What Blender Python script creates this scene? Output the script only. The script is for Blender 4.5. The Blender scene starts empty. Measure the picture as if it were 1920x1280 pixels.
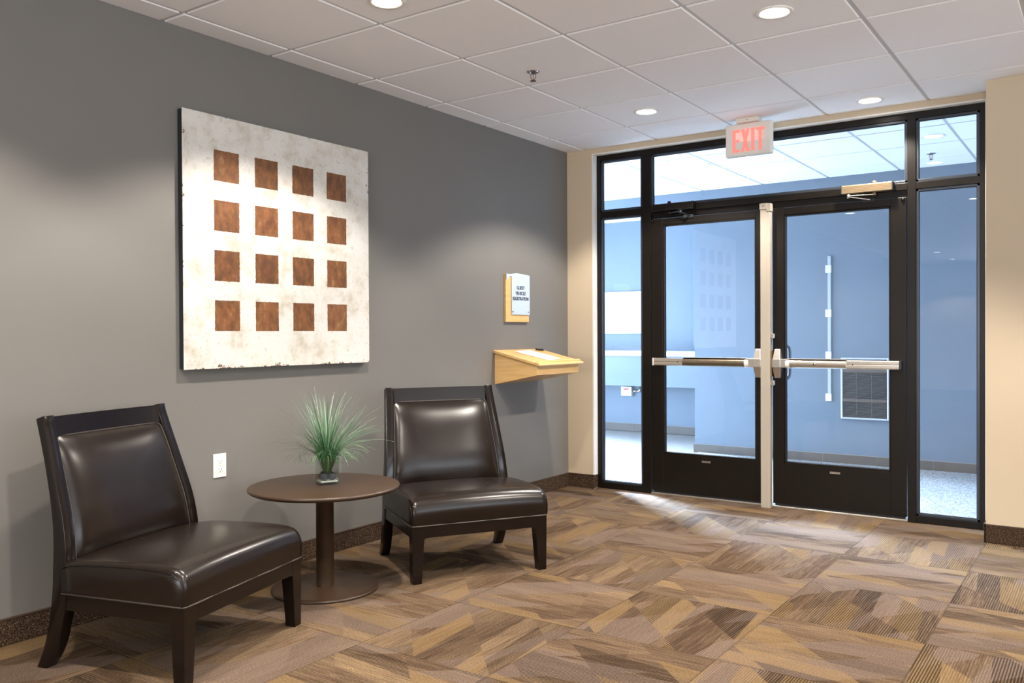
import bpy, bmesh, math, random
from mathutils import Vector, Matrix
PI = math.pi
random.seed(7)
sc = bpy.context.scene
COL = sc.collection

# ------------------------------------------------------------------ camera
f_px, yaw, pitch, roll = 1616.8, .6093, -.0087, -.005
F0 = Vector((-math.sin(yaw), math.cos(yaw), 0)); R0 = Vector((math.cos(yaw), math.sin(yaw), 0)); U0 = Vector((0, 0, 1))
Fv = F0*math.cos(pitch) + U0*math.sin(pitch); U2 = U0*math.cos(pitch) - F0*math.sin(pitch)
Rv = R0*math.cos(roll) + U2*math.sin(roll); Uv = U2*math.cos(roll) - R0*math.sin(roll)
cd = bpy.data.cameras.new('camera'); cam = bpy.data.objects.new('camera', cd); COL.objects.link(cam)
cam.matrix_world = Matrix(((Rv.x, Uv.x, -Fv.x, 3.5694), (Rv.y, Uv.y, -Fv.y, -5.8924), (Rv.z, Uv.z, -Fv.z, 1.2122), (0, 0, 0, 1)))
cd.sensor_fit = 'HORIZONTAL'; cd.sensor_width = 36; cd.lens = f_px/1920*36; cd.clip_start = .05
sc.camera = cam
# ------------------------------------------------------------------ world, view, large lights
sc.view_settings.view_transform = 'Standard'; sc.view_settings.look = 'None'
sc.view_settings.gamma = 1; sc.view_settings.use_curve_mapping = False
sc.view_settings.exposure = 0.52
w = bpy.data.worlds.new('sky'); sc.world = w; w.use_nodes = True
w.node_tree.nodes['Background'].inputs[0].default_value = (.62, .8, 1, 1)
w.node_tree.nodes['Background'].inputs[1].default_value = 1.0
for k, v in (('max_bounces', 10), ('diffuse_bounces', 5), ('glossy_bounces', 5), ('transparent_max_bounces', 16), ('transmission_bounces', 6)):
    setattr(sc.cycles, k, v)
sc.cycles.sample_clamp_indirect = 6
try:
    sc.cycles.use_denoising = True
except Exception:
    pass

def area(name, loc, size, sizey, direction, power, color, spread=PI):
    l = bpy.data.lights.new(name, 'AREA'); l.shape = 'RECTANGLE'; l.size = size; l.size_y = sizey
    l.energy = power; l.color = color; l.spread = spread
    o = bpy.data.objects.new(name, l); COL.objects.link(o); o.location = loc
    o.rotation_euler = Vector(direction).to_track_quat('-Z', 'Y').to_euler()
    return o
# daylight through the entrance's outer glazing (vestibule, west end)
area('daylight_outer_door', (-2.85, 1.5, 1.25), 1.7, 2.1, (1, -.04, -.02), 235, (.58, .76, 1.0))
# weaker daylight from the vestibule's other end
area('daylight_east_glazing', (5.05, 1.25, 1.35), 1.5, 1.9, (-1, -.12, 0), 60, (.45, .65, 1.0))
# low sun-bright sky through the outer door, reaching the lobby floor
area('daylight_low', (-6.9, 4.64, 3.9), 3.2, .8, (7.4, -4.9, -3.7), 2500, (.60, .77, 1.0), math.radians(60))
# added fill lamps at unseen window openings, tilted up to brighten the ceiling
area('fill_uplight_side', (6.9, -5.2, 1.5), 5.0, 1.8, (-1, 0, .85), 110, (.93, .96, 1.0), math.radians(125))
area('fill_uplight_rear', (4.15, -13.9, 1.5), 4.4, 1.9, (0, 1, .5), 200, (.97, .97, 1.0), math.radians(125))

# ------------------------------------------------------------------ helpers
def tag(o, label=None, cat=None, group=None, kind=None):
    if label: o['label'] = label
    if cat: o['category'] = cat
    if group: o['group'] = group
    if kind: o['kind'] = kind
    return o
def thing(name, loc, label, cat, group=None, rz=0):
    o = bpy.data.objects.new(name, None); COL.objects.link(o); o.location = loc; o.rotation_euler = (0, 0, rz)
    o.empty_display_size = .1
    return tag(o, label, cat, group)
class MB:
    def __init__(s): s.bm = bmesh.new(); s.mi = 0
    def _add(s, verts, faces, smooth=False):
        vs = [s.bm.verts.new(v) for v in verts]
        out = []
        for f in faces:
            try:
                fc = s.bm.faces.new([vs[i] for i in f]); fc.smooth = smooth; fc.material_index = s.mi; out.append(fc)
            except ValueError: pass
        return vs, out
    def box(s, a, b, bev=0, seg=2):
        x0, y0, z0 = a; x1, y1, z1 = b
        x0, x1 = min(x0, x1), max(x0, x1); y0, y1 = min(y0, y1), max(y0, y1); z0, z1 = min(z0, z1), max(z0, z1)
        V = [(x0,y0,z0),(x1,y0,z0),(x1,y1,z0),(x0,y1,z0),(x0,y0,z1),(x1,y0,z1),(x1,y1,z1),(x0,y1,z1)]
        return s.hexa(V, bev, seg)
    def hexa(s, V, bev=0, seg=2):
        vs, fs = s._add(V, [(3,2,1,0),(4,5,6,7),(0,1,5,4),(1,2,6,5),(2,3,7,6),(3,0,4,7)])
        if bev:
            es = set(e for f in fs for e in f.edges)
            r = bmesh.ops.bevel(s.bm, geom=list(es), offset=bev, segments=seg, profile=.5, affect='EDGES')
            for f in r['faces']: f.material_index = s.mi
        return s
    def prism(s, poly, z0, z1, axis='z', bev=0, seg=2):
        """poly: 2D points, extruded along axis. axis z: (x,y); y: (x,z); x: (y,z)"""
        def P(p, t): return {'z': (p[0], p[1], t), 'y': (p[0], t, p[1]), 'x': (t, p[0], p[1])}[axis]
        n = len(poly)
        vs, fs = s._add([P(p, z0) for p in poly] + [P(p, z1) for p in poly],
            [tuple(range(n))[::-1], tuple(range(n, 2*n))] + [(i, (i+1) % n, n+(i+1) % n, n+i) for i in range(n)])
        bmesh.ops.recalc_face_normals(s.bm, faces=fs)
        if bev:
            es = set(e for f in fs for e in f.edges)
            bmesh.ops.bevel(s.bm, geom=list(es), offset=bev, segments=seg, profile=.5, affect='EDGES')
        return s
    def lathe(s, prof, c=(0,0,0), n=48, axis='z', smooth=True):
        vs = []; m = len(prof)
        for k in range(n):
            a = 2*PI*k/n
            for r, z in prof:
                p = (r*math.cos(a), r*math.sin(a), z)
                if axis == 'x': p = (p[2], p[0], p[1])
                if axis == 'y': p = (p[0], p[2], p[1])
                vs.append((c[0]+p[0], c[1]+p[1], c[2]+p[2]))
        fs = []
        for k in range(n):
            k2 = (k+1) % n
            for i in range(m-1):
                fs.append((k*m+i, k2*m+i, k2*m+i+1, k*m+i+1))
        vv, ff = s._add(vs, fs, smooth)
        bmesh.ops.remove_doubles(s.bm, verts=vv, dist=1e-6)
        return s
    def disc(s, r, z, c=(0,0,0), n=48, up=True):
        return s.lathe([(0, z), (r, z)] if not up else [(r, z), (0, z)], c, n)
    def tube(s, pts, r, n=8, cap=True, smooth=True):
        pts = [Vector(p) for p in pts]; rs = r if isinstance(r, (list, tuple)) else [r]*len(pts)
        vs = []; prev = None
        for i, p in enumerate(pts):
            t = (pts[min(i+1, len(pts)-1)] - pts[max(i-1, 0)]).normalized()
            if prev is None:
                a = Vector((0, 0, 1)) if abs(t.z) < .9 else Vector((1, 0, 0))
                u = t.cross(a).normalized()
            else:
                u = (prev - t*prev.dot(t)).normalized()
            prev = u; v = t.cross(u)
            for k in range(n):
                an = 2*PI*k/n
                vs.append(p + (u*math.cos(an) + v*math.sin(an))*rs[i])
        fs = [(i*n+k, i*n+(k+1) % n, (i+1)*n+(k+1) % n, (i+1)*n+k) for i in range(len(pts)-1) for k in range(n)]
        if cap: fs += [tuple(range(n))[::-1], tuple(range((len(pts)-1)*n, len(pts)*n))]
        s._add(vs, fs, smooth); return s
    def grid(s, fn, nu, nv, smooth=True):
        vs = [fn(i/nu, j/nv) for j in range(nv+1) for i in range(nu+1)]
        fs = [(j*(nu+1)+i, j*(nu+1)+i+1, (j+1)*(nu+1)+i+1, (j+1)*(nu+1)+i) for j in range(nv) for i in range(nu)]
        return s._add(vs, fs, smooth)
    def build(s, name, mats, parent=None, label=None, recalc=True, wn=False):
        if recalc: bmesh.ops.recalc_face_normals(s.bm, faces=s.bm.faces[:])
        me = bpy.data.meshes.new(name); s.bm.to_mesh(me); s.bm.free()
        for m in (mats if isinstance(mats, (list, tuple)) else [mats]): me.materials.append(m)
        o = bpy.data.objects.new(name, me); COL.objects.link(o)
        if parent: o.parent = parent
        if label: o['label'] = label
        return o
def struct(mb, name, mats, parent=None):
    o = mb.build(name, mats, parent)
    if parent is None: o['kind'] = 'structure'
    return o
def rebase(o, loc):
    """put the object's origin at loc without moving its mesh"""
    o.data.transform(Matrix.Translation(-Vector(loc))); o.location = loc
    return o

# ------------------------------------------------------------------ material DSL
class NT:
    def __init__(s, name):
        s.m = bpy.data.materials.new(name); s.m.use_nodes = True; s.t = s.m.node_tree; s.n = s.t.nodes; s.l = s.t.links
        s.b = s.n['Principled BSDF']; s.out = s.n['Material Output']
    def node(s, typ, **kw):
        n = s.n.new(typ)
        for k, v in kw.items(): setattr(n, k, v)
        return n
    def set(s, sock, v):
        if isinstance(v, (int, float)): sock.default_value = v
        elif isinstance(v, (tuple, list)):
            sock.default_value = tuple(v) + ((1,) if len(v) == 3 and len(sock.default_value) == 4 else ())
        else: s.l.new(v, sock)
    def math(s, op, a, b=None, c=None, clamp=False):
        n = s.node('ShaderNodeMath', operation=op, use_clamp=clamp)
        for i, v in enumerate((a, b, c)):
            if v is not None: s.set(n.inputs[i], v)
        return n.outputs[0]
    def coord(s, which='Object'): return s.node('ShaderNodeTexCoord').outputs[which]
    def geo(s): return s.node('ShaderNodeNewGeometry').outputs['Position']
    def sep(s, v):
        n = s.node('ShaderNodeSeparateXYZ'); s.l.new(v, n.inputs[0]); return n.outputs
    def comb(s, x, y, z=0):
        n = s.node('ShaderNodeCombineXYZ')
        for i, v in enumerate((x, y, z)): s.set(n.inputs[i], v)
        return n.outputs[0]
    def scale(s, v, sx, sy, sz):
        n = s.node('ShaderNodeVectorMath', operation='MULTIPLY'); s.l.new(v, n.inputs[0]); n.inputs[1].default_value = (sx, sy, sz); return n.outputs[0]
    def noise(s, v, scale, detail=2, rough=.5, out=0, dist=0):
        n = s.node('ShaderNodeTexNoise'); s.l.new(v, n.inputs['Vector']); n.inputs['Scale'].default_value = scale
        n.inputs['Detail'].default_value = detail; n.inputs['Roughness'].default_value = rough; n.inputs['Distortion'].default_value = dist
        return n.outputs[out]
    def voro(s, v, scale, feature='F1', out='Distance', rnd=1.0):
        n = s.node('ShaderNodeTexVoronoi', feature=feature); s.l.new(v, n.inputs['Vector']); n.inputs['Scale'].default_value = scale
        n.inputs['Randomness'].default_value = rnd
        return n.outputs[out]
    def ramp(s, fac, stops, interp='LINEAR'):
        n = s.node('ShaderNodeValToRGB'); s.set(n.inputs[0], fac); cr = n.color_ramp; cr.interpolation = interp
        while len(cr.elements) < len(stops): cr.elements.new(.5)
        for e, (p, c) in zip(cr.elements, stops):
            e.position = p; e.color = tuple(c) + (1,) if len(c) == 3 else c
        return n.outputs[0]
    def mix(s, fac, a, b, blend='MIX'):
        n = s.node('ShaderNodeMix', data_type='RGBA', blend_type=blend)
        s.set(n.inputs[0], fac); s.set(n.inputs[6], a); s.set(n.inputs[7], b); return n.outputs[2]
    def white(s, v):
        n = s.node('ShaderNodeTexWhiteNoise', noise_dimensions='3D'); s.l.new(v, n.inputs['Vector']); return n.outputs
    def bump(s, h, strength=.3, dist=.002):
        n = s.node('ShaderNodeBump'); s.l.new(h, n.inputs['Height']); n.inputs['Strength'].default_value = strength
        n.inputs['Distance'].default_value = dist; s.l.new(n.outputs[0], s.b.inputs['Normal'])
    def P(s, **kw):
        names = dict(color='Base Color', rough='Roughness', metal='Metallic', spec='Specular IOR Level', coat='Coat Weight',
                     coatr='Coat Roughness', emit='Emission Color', es='Emission Strength', sheen='Sheen Weight', trans='Transmission Weight', ior='IOR')
        for k, v in kw.items(): s.set(s.b.inputs[names[k]], v)
        return s.m
def plain(name, color, rough=.5, **kw):
    t = NT(name); return t.P(color=color, rough=rough, **kw)
def speck(name, color, rough=.5, amt=.12, scale=60, bump=0, bscale=300, **kw):
    t = NT(name); p = t.geo()
    n = t.noise(p, scale, 3)
    k = t.math('MULTIPLY_ADD', n, amt*2, 1-amt)
    c = t.mix(1.0, color, t.comb(k, k, k), 'MULTIPLY')
    if bump: t.bump(t.noise(p, bscale, 2), bump, .001)
    return t.P(color=c, rough=rough, **kw)

M = {}
M['wall_grey'] = speck('wall_grey_paint', (.158, .152, .140), .55, .03, 4, .12, 500, spec=.35)
M['wall_beige'] = speck('wall_beige_paint', (.54, .445, .32), .6, .02, 4, .12, 500, spec=.3)
M['wall_blue'] = speck('wall_slate_paint', (.155, .190, .232), .55, .04, 5, .1, 500, spec=.35)
M['white_trim'] = plain('white_trim', (.72, .70, .66), .45)
M['tile_base'] = speck('base_tile_taupe', (.115, .095, .08), .5, .12, 12)
M['grout'] = plain('grout', (.26, .24, .22), .8)
M['bronze'] = speck('dark_bronze_aluminium', (.006, .004, .0025), .36, .15, 9, spec=.26)
M['bronze_light'] = speck('worn_bronze_aluminium', (.34, .25, .15), .33, .15, 9, metal=.7)
M['gasket'] = plain('black_gasket', (.01, .012, .016), .55)
M['stop_metal'] = plain('glazing_stop_metal', (.05, .06, .075), .28, metal=.6)
M['steel'] = speck('satin_aluminium', (.62, .58, .52), .28, .1, 30, metal=.9)
M['steel_dark'] = speck('worn_bronze_pad', (.19, .155, .11), .36, .25, 25, metal=.75)
M['post'] = speck('beige_grey_post_paint', (.36, .32, .26), .42, .03, 8)
M['black_wood'] = speck('espresso_wood', (.0060, .0034, .0025), .17, .3, 14, .02, 60, spec=.42)
M['table_brown'] = speck('brown_powdercoat', (.038, .020, .0095), .38, .05, 200, .12, 900, spec=.45)
M['maple'] = None
M['ceil_grid'] = plain('ceiling_grid_white', (.58, .58, .58), .45)
M['chrome'] = plain('chrome', (.6, .62, .65), .12, metal=1)
M['copper_dark'] = plain('aged_brass', (.13, .07, .05), .35, metal=.8)
M['lens'] = plain('lamp_lens', (1, 1, 1), .5, emit=(1, .93, .82), es=14)
M['white_plastic'] = plain('white_plastic', (.78, .76, .70), .35)
M['ivory'] = plain('ivory_plastic', (.80, .77, .66), .32)
M['slot'] = plain('dark_slot', (.03, .028, .025), .6)
M['paper'] = plain('white_paper', (.85, .84, .82), .7)
M['black_plastic'] = plain('black_plastic', (.01, .01, .012), .35)
M['sign_white'] = speck('exit_sign_housing', (.70, .68, .62), .4, .03, 20)
M['rock'] = speck('dark_river_stone', (.009, .006, .005), .5, .4, 60, spec=.25)
M['gravel'] = speck('pale_gravel', (.6, .56, .46), .7, .3, 300)
M['red_ink'] = plain('red_ink', (.5, .05, .06), .6)
M['heater_frame'] = plain('heater_frame_aluminium', (.65, .67, .70), .3, metal=.5)
M['heater_grille'] = plain('heater_dark_metal', (.16, .15, .15), .45, metal=.2)
M['heater_brown'] = plain('heater_brown_band', (.11, .085, .07), .45)
M['counter_white'] = plain('counter_white_laminate', (.85, .84, .80), .35)
M['outdoor'] = plain('outdoor_concrete', (.5, .5, .5), .8)

t = NT('ceiling_tile'); p = t.geo()
n = t.noise(p, 260, 2); n2 = t.noise(p, 3, 2)
c = t.ramp(n, [(.3, (.80, .795, .80)), (.62, (.86, .855, .86))])
t.bump(n, .15, .001); M['ceil_tile'] = t.P(color=c, rough=.85, spec=.2)

t = NT('maple_laminate'); p = t.geo()
n = t.noise(t.scale(p, 3, 3, 28), 1.6, 4, .55)
c = t.ramp(n, [(.25, (.56, .33, .115)), (.55, (.64, .405, .165)), (.8, (.69, .46, .21))])
M['maple'] = t.P(color=c, rough=.38, spec=.4)

# black-brown leather with fine crackle
def leather(name, base):
    t = NT(name); p = t.coord()
    n = t.noise(p, 30, 3, .6); big = t.noise(p, 7, 2)
    c = t.mix(t.math('MULTIPLY', big, .5), base, (base[0]*1.8, base[1]*1.6, base[2]*1.4))
    r = t.math('ADD', t.math('MULTIPLY', n, .05), t.math('MULTIPLY_ADD', big, .04, .215))
    v = t.voro(p, 420, 'F1')
    h = t.math('ADD', v, t.math('MULTIPLY', t.noise(p, 320, 2), .5))
    t.bump(h, .04, .0003)
    return t.P(color=c, rough=r, spec=.40)
M['leather'] = leather('dark_brown_leather', (.0070, .0042, .0030))
M['leather_worn'] = leather('dark_brown_leather_worn', (.0075, .0046, .0032))
M['piping'] = plain('leather_piping', (.045, .036, .030), .3)

# architectural glass: mirror reflection by fresnel over clear transmission
def glass(name, tint, ior=1.5, boost=1.0):
    t = NT(name); t.n.remove(t.b)
    tr = t.node('ShaderNodeBsdfTransparent'); tr.inputs[0].default_value = tuple(tint) + (1,)
    gl = t.node('ShaderNodeBsdfGlossy'); gl.inputs['Roughness'].default_value = .0; gl.inputs[0].default_value = (1, 1, 1, 1)
    ge = t.node('ShaderNodeNewGeometry'); dp = t.node('ShaderNodeVectorMath', operation='DOT_PRODUCT')
    t.l.new(ge.outputs['Normal'], dp.inputs[0]); t.l.new(ge.outputs['Incoming'], dp.inputs[1])
    co = t.math('SUBTRACT', 1.0, t.math('ABSOLUTE', dp.outputs['Value']), clamp=True)
    r0_ = ((ior-1)/(ior+1))**2
    fac = t.math('MULTIPLY', t.math('MULTIPLY_ADD', t.math('POWER', co, 5.0), 1-r0_, r0_), boost, clamp=True)
    mx = t.node('ShaderNodeMixShader'); t.l.new(fac, mx.inputs[0]); t.l.new(tr.outputs[0], mx.inputs[1]); t.l.new(gl.outputs[0], mx.inputs[2])
    t.l.new(mx.outputs[0], t.out.inputs[0]); return t.m
M['glass'] = glass('clear_glazing', (.93, .96, .98), 1.5, 1.0)
M['vase_glass'] = glass('vase_glass', (.86, .89, .88), 1.5, 1.0)
M['acrylic'] = None
t = NT('frosted_acrylic'); M['acrylic'] = t.P(color=(.46, .55, .68), rough=.12, spec=.6)

# carpet tiles: quarter-turned, sharp shards, ribs, streaks
def carpet():
    t = NT('carpet_tiles'); x, y, z = t.sep(t.geo())
    S = .61
    ux = t.math('DIVIDE', t.math('SUBTRACT', x, .53), S); uy = t.math('DIVIDE', t.math('SUBTRACT', y, -2.845), S)
    ix = t.math('FLOOR', ux); iy = t.math('FLOOR', uy); fx = t.math('SUBTRACT', ux, ix); fy = t.math('SUBTRACT', uy, iy)
    par = t.math('MODULO', t.math('ABSOLUTE', t.math('ADD', ix, iy)), 2.0)
    par = t.math('GREATER_THAN', par, .5)
    inv = t.math('SUBTRACT', 1.0, par)
    # a: along the ribs, b: across
    a = t.math('ADD', t.math('MULTIPLY', fx, par), t.math('MULTIPLY', fy, inv))
    b = t.math('ADD', t.math('MULTIPLY', fy, par), t.math('MULTIPLY', fx, inv))
    rnd = t.white(t.comb(ix, iy, 3.3)); rv = t.sep(rnd[1]); r0 = rnd[0]
    ox = t.math('MULTIPLY', rv[0], 37.0); oy = t.math('MULTIPLY', rv[1], 53.0)
    A = t.math('ADD', a, ox); B = t.math('ADD', b, oy)
    # straight-edged shards: sheared lattices with random values per cell
    def lat(p, q, ka, kb, kc, kd, seed):
        i1 = t.math('FLOOR', t.math('ADD', t.math('MULTIPLY', p, ka), t.math('MULTIPLY', q, kb)))
        j1 = t.math('FLOOR', t.math('ADD', t.math('ADD', t.math('MULTIPLY', p, kc), t.math('MULTIPLY', q, kd)), t.math('MULTIPLY', i1, .37)))
        return t.sep(t.white(t.comb(i1, j1, seed))[1])
    c1 = lat(A, B, 1.6, 1.7, .55, 6.3, 1.5)
    c2 = lat(A, B, 2.1, -2.6, -.7, 4.4, 7.5)
    c3 = lat(A, B, 1.1, .4, .15, 12.0, 4.5)
    streak = t.noise(t.comb(t.math('MULTIPLY', A, 1.1), t.math('MULTIPLY', B, 38.0), 0), 1.0, 4, .75)
    streak2 = t.noise(t.comb(t.math('MULTIPLY', A, 5.0), t.math('MULTIPLY', B, 95.0), 4.0), 1.0, 2, .6)
    tone = t.math('ADD', t.math('MULTIPLY', c1[0], .17), t.math('MULTIPLY', c2[1], .13))
    tone = t.math('ADD', tone, t.math('MULTIPLY', c3[2], .10))
    tone = t.math('ADD', tone, t.math('MULTIPLY', streak, .56))
    tone = t.math('ADD', tone, t.math('MULTIPLY', t.math('SUBTRACT', rv[2], .5), .10))
    tone = t.math('ADD', tone, t.math('MULTIPLY', t.math('SUBTRACT', streak2, .5), .50))
    col = t.ramp(tone, [(.28, (.052, .031, .018)), (.40, (.086, .054, .032)), (.52, (.122, .081, .049)), (.64, (.158, .107, .062)), (.78, (.225, .152, .078))])
    grey = t.math('MULTIPLY', t.math('GREATER_THAN', c2[2], .60), .6)
    col = t.mix(grey, col, (.135, .098, .077))
    gold = t.math('MULTIPLY', t.math('GREATER_THAN', c1[2], .80), .4)
    col = t.mix(gold, col, (.20, .128, .052))
    cr2 = c2
    # ribs
    ribw = t.math('SINE', t.math('MULTIPLY', b, 2*PI*62))
    ribn = t.math('MULTIPLY_ADD', ribw, .5, .5)
    ribm = t.math('MULTIPLY_ADD', t.math('GREATER_THAN', c1[1], .66), .40, .24)
    ribm = t.math('MULTIPLY', ribm, t.math('MULTIPLY_ADD', r0, .8, .5))
    k = t.math('SUBTRACT', 1.0, t.math('MULTIPLY', ribn, ribm))
    loop = t.noise(t.comb(t.math('MULTIPLY', A, 130.0), t.math('MULTIPLY', B, 62.0), 0), 1.0, 1, .5)
    k = t.math('MULTIPLY', k, t.math('MULTIPLY_ADD', loop, .9, .55))
    pep = t.noise(t.comb(t.math('MULTIPLY', A, 105.0), t.math('MULTIPLY', B, 150.0), 2.0), 1.0, 2, .8)
    k = t.math('MULTIPLY', k, t.math('MULTIPLY_ADD', pep, 1.7, .15))
    # seams
    ed = t.math('MINIMUM', t.math('MINIMUM', fx, t.math('SUBTRACT', 1.0, fx)), t.math('MINIMUM', fy, t.math('SUBTRACT', 1.0, fy)))
    seam = t.math('LESS_THAN', ed, .004)
    k = t.math('MULTIPLY', k, t.math('SUBTRACT', 1.0, t.math('MULTIPLY', seam, .4)))
    col = t.mix(1.0, col, t.comb(k, k, k), 'MULTIPLY')
    h = t.math('ADD', t.math('MULTIPLY', ribn, .6), t.math('MULTIPLY', loop, .5))
    t.bump(h, .5, .003)
    return t.P(color=col, rough=.95, spec=.08)
M['carpet'] = carpet()
t = NT('carpet_base'); p = t.geo()
n = t.noise(t.scale(p, 1, 1, 1.6), 170, 2, .6)
c = t.ramp(n, [(.42, (.018, .009, .005)), (.56, (.060, .034, .019)), (.70, (.20, .135, .08))])
t.bump(n, .6, .004); M['carpet_base'] = t.P(color=c, rough=.9, spec=.2)
M['base_edge'] = plain('base_binding', (.045, .024, .013), .7)
t = NT('walkoff_mat'); p = t.geo()
n = t.noise(p, 75, 3, .8)
c = t.ramp(n, [(.38, (.12, .125, .13)), (.5, (.24, .245, .25)), (.62, (.42, .42, .42))])
t.bump(n, .7, .006); M['mat'] = t.P(color=c, rough=.95, spec=.2)
def tiles(name, col, gr, s, off=(0, 0), rough=.35):
    t = NT(name); x, y, z = t.sep(t.geo())
    fx = t.math('FRACT', t.math('DIVIDE', t.math('ADD', x, off[0]), s)); fy = t.math('FRACT', t.math('DIVIDE', t.math('ADD', y, off[1]), s))
    e = t.math('MINIMUM', t.math('MINIMUM', fx, t.math('SUBTRACT', 1.0, fx)), t.math('MINIMUM', fy, t.math('SUBTRACT', 1.0, fy)))
    g = t.math('LESS_THAN', e, .012)
    n = t.noise(t.geo(), 14, 4, .6); k = t.math('MULTIPLY_ADD', n, .5, .75)
    c = t.mix(1.0, col, t.comb(k, k, k), 'MULTIPLY'); c = t.mix(g, c, gr)
    return t.P(color=c, rough=rough)
M['vest_tile'] = tiles('vestibule_floor_tile', (.28, .26, .24), (.19, .18, .17), .4572, (.1, .2))

# ------------------------------------------------------------------ SETTING
H = 2.650
mb = MB(); mb.box((-.02, -14.2, -.05), (7.2, .06, 0)); struct(mb, 'floor', M['carpet'])
mb = MB(); mb.box((-3.0, .06, -.05), (5.2, 4.0, -.003)); struct(mb, 'floor', M['vest_tile'])
mb = MB(); mb.box((-9, -3, -.35), (-3.0, 9, -.06)); g = struct(mb, 'floor', M['outdoor'])

def ceiling(x0, x1, y0, y1, z, gx0, gy0, s=.6153, parent=None, gap=.021, holes=()):
    """suspended ceiling: tile panels with a step down below the metal grid"""
    tl = MB(); gr = MB()
    gr.box((x0, y0, z+.007), (x1, y1, z+.03))
    kx = math.ceil((x0-gx0)/s); ky = math.ceil((y0-gy0)/s)
    xs = [x0] + [gx0+k*s for k in range(kx, kx+60) if x0+.01 < gx0+k*s < x1-.01] + [x1]
    ys = [y0] + [gy0+k*s for k in range(ky, ky+60) if y0+.01 < gy0+k*s < y1-.01] + [y1]
    for i in range(len(xs)-1):
        for j in range(len(ys)-1):
            a = xs[i] + (gap/2 if i else 0); b = xs[i+1] - (gap/2 if i < len(xs)-2 else 0)
            c = ys[j] + (gap/2 if j else 0); d = ys[j+1] - (gap/2 if j < len(ys)-2 else 0)
            e = .003
            V = [(a+e, c+e, z), (b-e, c+e, z), (b-e, d-e, z), (a+e, d-e, z), (a, c, z+.008), (b, c, z+.008), (b, d, z+.008), (a, d, z+.008)]
            tl._add(V, [(3, 2, 1, 0), (0, 1, 5, 4), (1, 2, 6, 5), (2, 3, 7, 6), (3, 0, 4, 7)])
    o = struct(tl, 'ceiling', M['ceil_tile']); struct(gr, 'ceiling_grid', M['ceil_grid'], o)
    return o
ceiling(0, 7.0, -14.0, .02, H, .1624, -3.5643+.003)
ceiling(-2.9, 5.1, .12, 2.37, H, .1624, -3.5643+.003)
ceiling(-2.9, .09, 2.5, 3.74, 2.60, .1624, -3.5643+.003)

# lobby walls
mb = MB(); mb.box((-.14, -14.1, 0), (0, .14, 2.75)); struct(mb, 'wall_left', M['wall_grey'])
mb = MB()
mb.box((0, 0, 0), (.232, .12, 2.75)); mb.box((.232, 0, 2.612), (2.944, .12, 2.75)); mb.box((2.944, 0, 0), (3.2, .12, 2.75))
struct(mb, 'wall_back', M['wall_beige'])
mb = MB(); mb.box((2.968, -.272, 0), (7.1, 0, 2.75)); struct(mb, 'wall_right', M['wall_beige'])
# painted white return strips round the glazed screen
mb = MB(); mb.box((.226, -.002, 0), (.238, .062, 2.612)); mb.box((2.935, .0, 0), (2.967, .062, 2.612)); mb.box((.238, -.001, 2.604), (2.935, .062, 2.6125))
struct(mb, 'trim_1', M['white_trim'])
# far side and rear of the lobby, with window openings
mb = MB()
mb.box((7.0, -14.1, 0), (7.14, 0, .55)); mb.box((7.0, -14.1, 2.45), (7.14, 0, 2.75)); mb.box((7.0, -14.1, .55), (7.14, -7.8, 2.45)); mb.box((7.0, -2.6, .55), (7.14, 0, 2.45))
struct(mb, 'wall_far_right', M['wall_beige'])
mb = MB()
mb.box((0, -14.14, 0), (7.0, -14, .5)); mb.box((0, -14.14, 2.5), (7.0, -14, 2.75)); mb.box((0, -14.14, .5), (1.9, -14, 2.5)); mb.box((6.4, -14.14, .5), (7.0, -14, 2.5))
struct(mb, 'wall_rear', M['wall_beige'])

# carpet-strip baseboards
def base(name, boxes, bind):
    mb = MB()
    for a, b in boxes: mb.box(a, b, .003)
    o = struct(mb, name, M['carpet_base'])
    e = MB()
    for a, b in bind: e.box(a, b, .0015)
    struct(e, 'binding', M['base_edge'], o)
base('baseboard_left', [((0, -13.9, 0), (.010, 0, .103))], [((-.001, -13.9, .1), (.0118, 0, .107))])
base('baseboard_back', [((.010, -.010, 0), (.226, 0, .103)), ((.216, -.010, 0), (.2385, .06, .103))], [((.010, -.0118, .1), (.228, 0, .107)), ((.216, -.0118, .1), (.2393, .06, .107))])
base('baseboard_right', [((2.958, -.282, 0), (6.9, -.272, .103)), ((2.957, -.282, 0), (2.968, -.005, .103))], [((2.956, -.2838, .1), (6.9, -.272, .107)), ((2.9552, -.2838, .1), (2.968, -.005, .107))])

# vestibule walls
mb = MB()
mb.box((.07, 2.37, 0), (5.1, 2.5, 2.75)); mb.box((-2.9, 2.37, 2.535), (.07, 2.5, 2.75)); mb.box((-.05+.12, 2.5, 0), (.2, 3.8, 2.75))
struct(mb, 'wall_vestibule_near', M['wall_blue'])
mb = MB(); mb.box((-2.9, 3.72, 0), (.2, 3.85, 2.75)); struct(mb, 'wall_vestibule_far', M['wall_blue'])
mb = MB(); mb.box((5.1, .0, 0), (5.25, .45, 2.75)); mb.box((5.1, 2.05, 0), (5.25, 2.5, 2.75)); mb.box((5.1, .45, 2.35), (5.25, 2.05, 2.75)); mb.box((5.1, .45, 0), (5.25, 2.05, .35)); struct(mb, 'wall_vestibule_right', M['wall_blue'])
mb = MB(); mb.box((-2.9, .0, 0), (-.14, .12, 2.75)); mb.box((3.2, 0.0, 0), (5.1, .12, 2.75)); struct(mb, 'wall_vestibule_back', M['wall_blue'])
mb = MB()
mb.box((-3.0, .0, 0), (-2.9, .55, 2.75)); mb.box((-3.0, .55, 2.45), (-2.9, 3.35, 2.75)); mb.box((-3.0, 3.35, 0), (-2.9, 3.85, 2.75))
struct(mb, 'wall_vestibule_left', M['wall_blue'])
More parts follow.
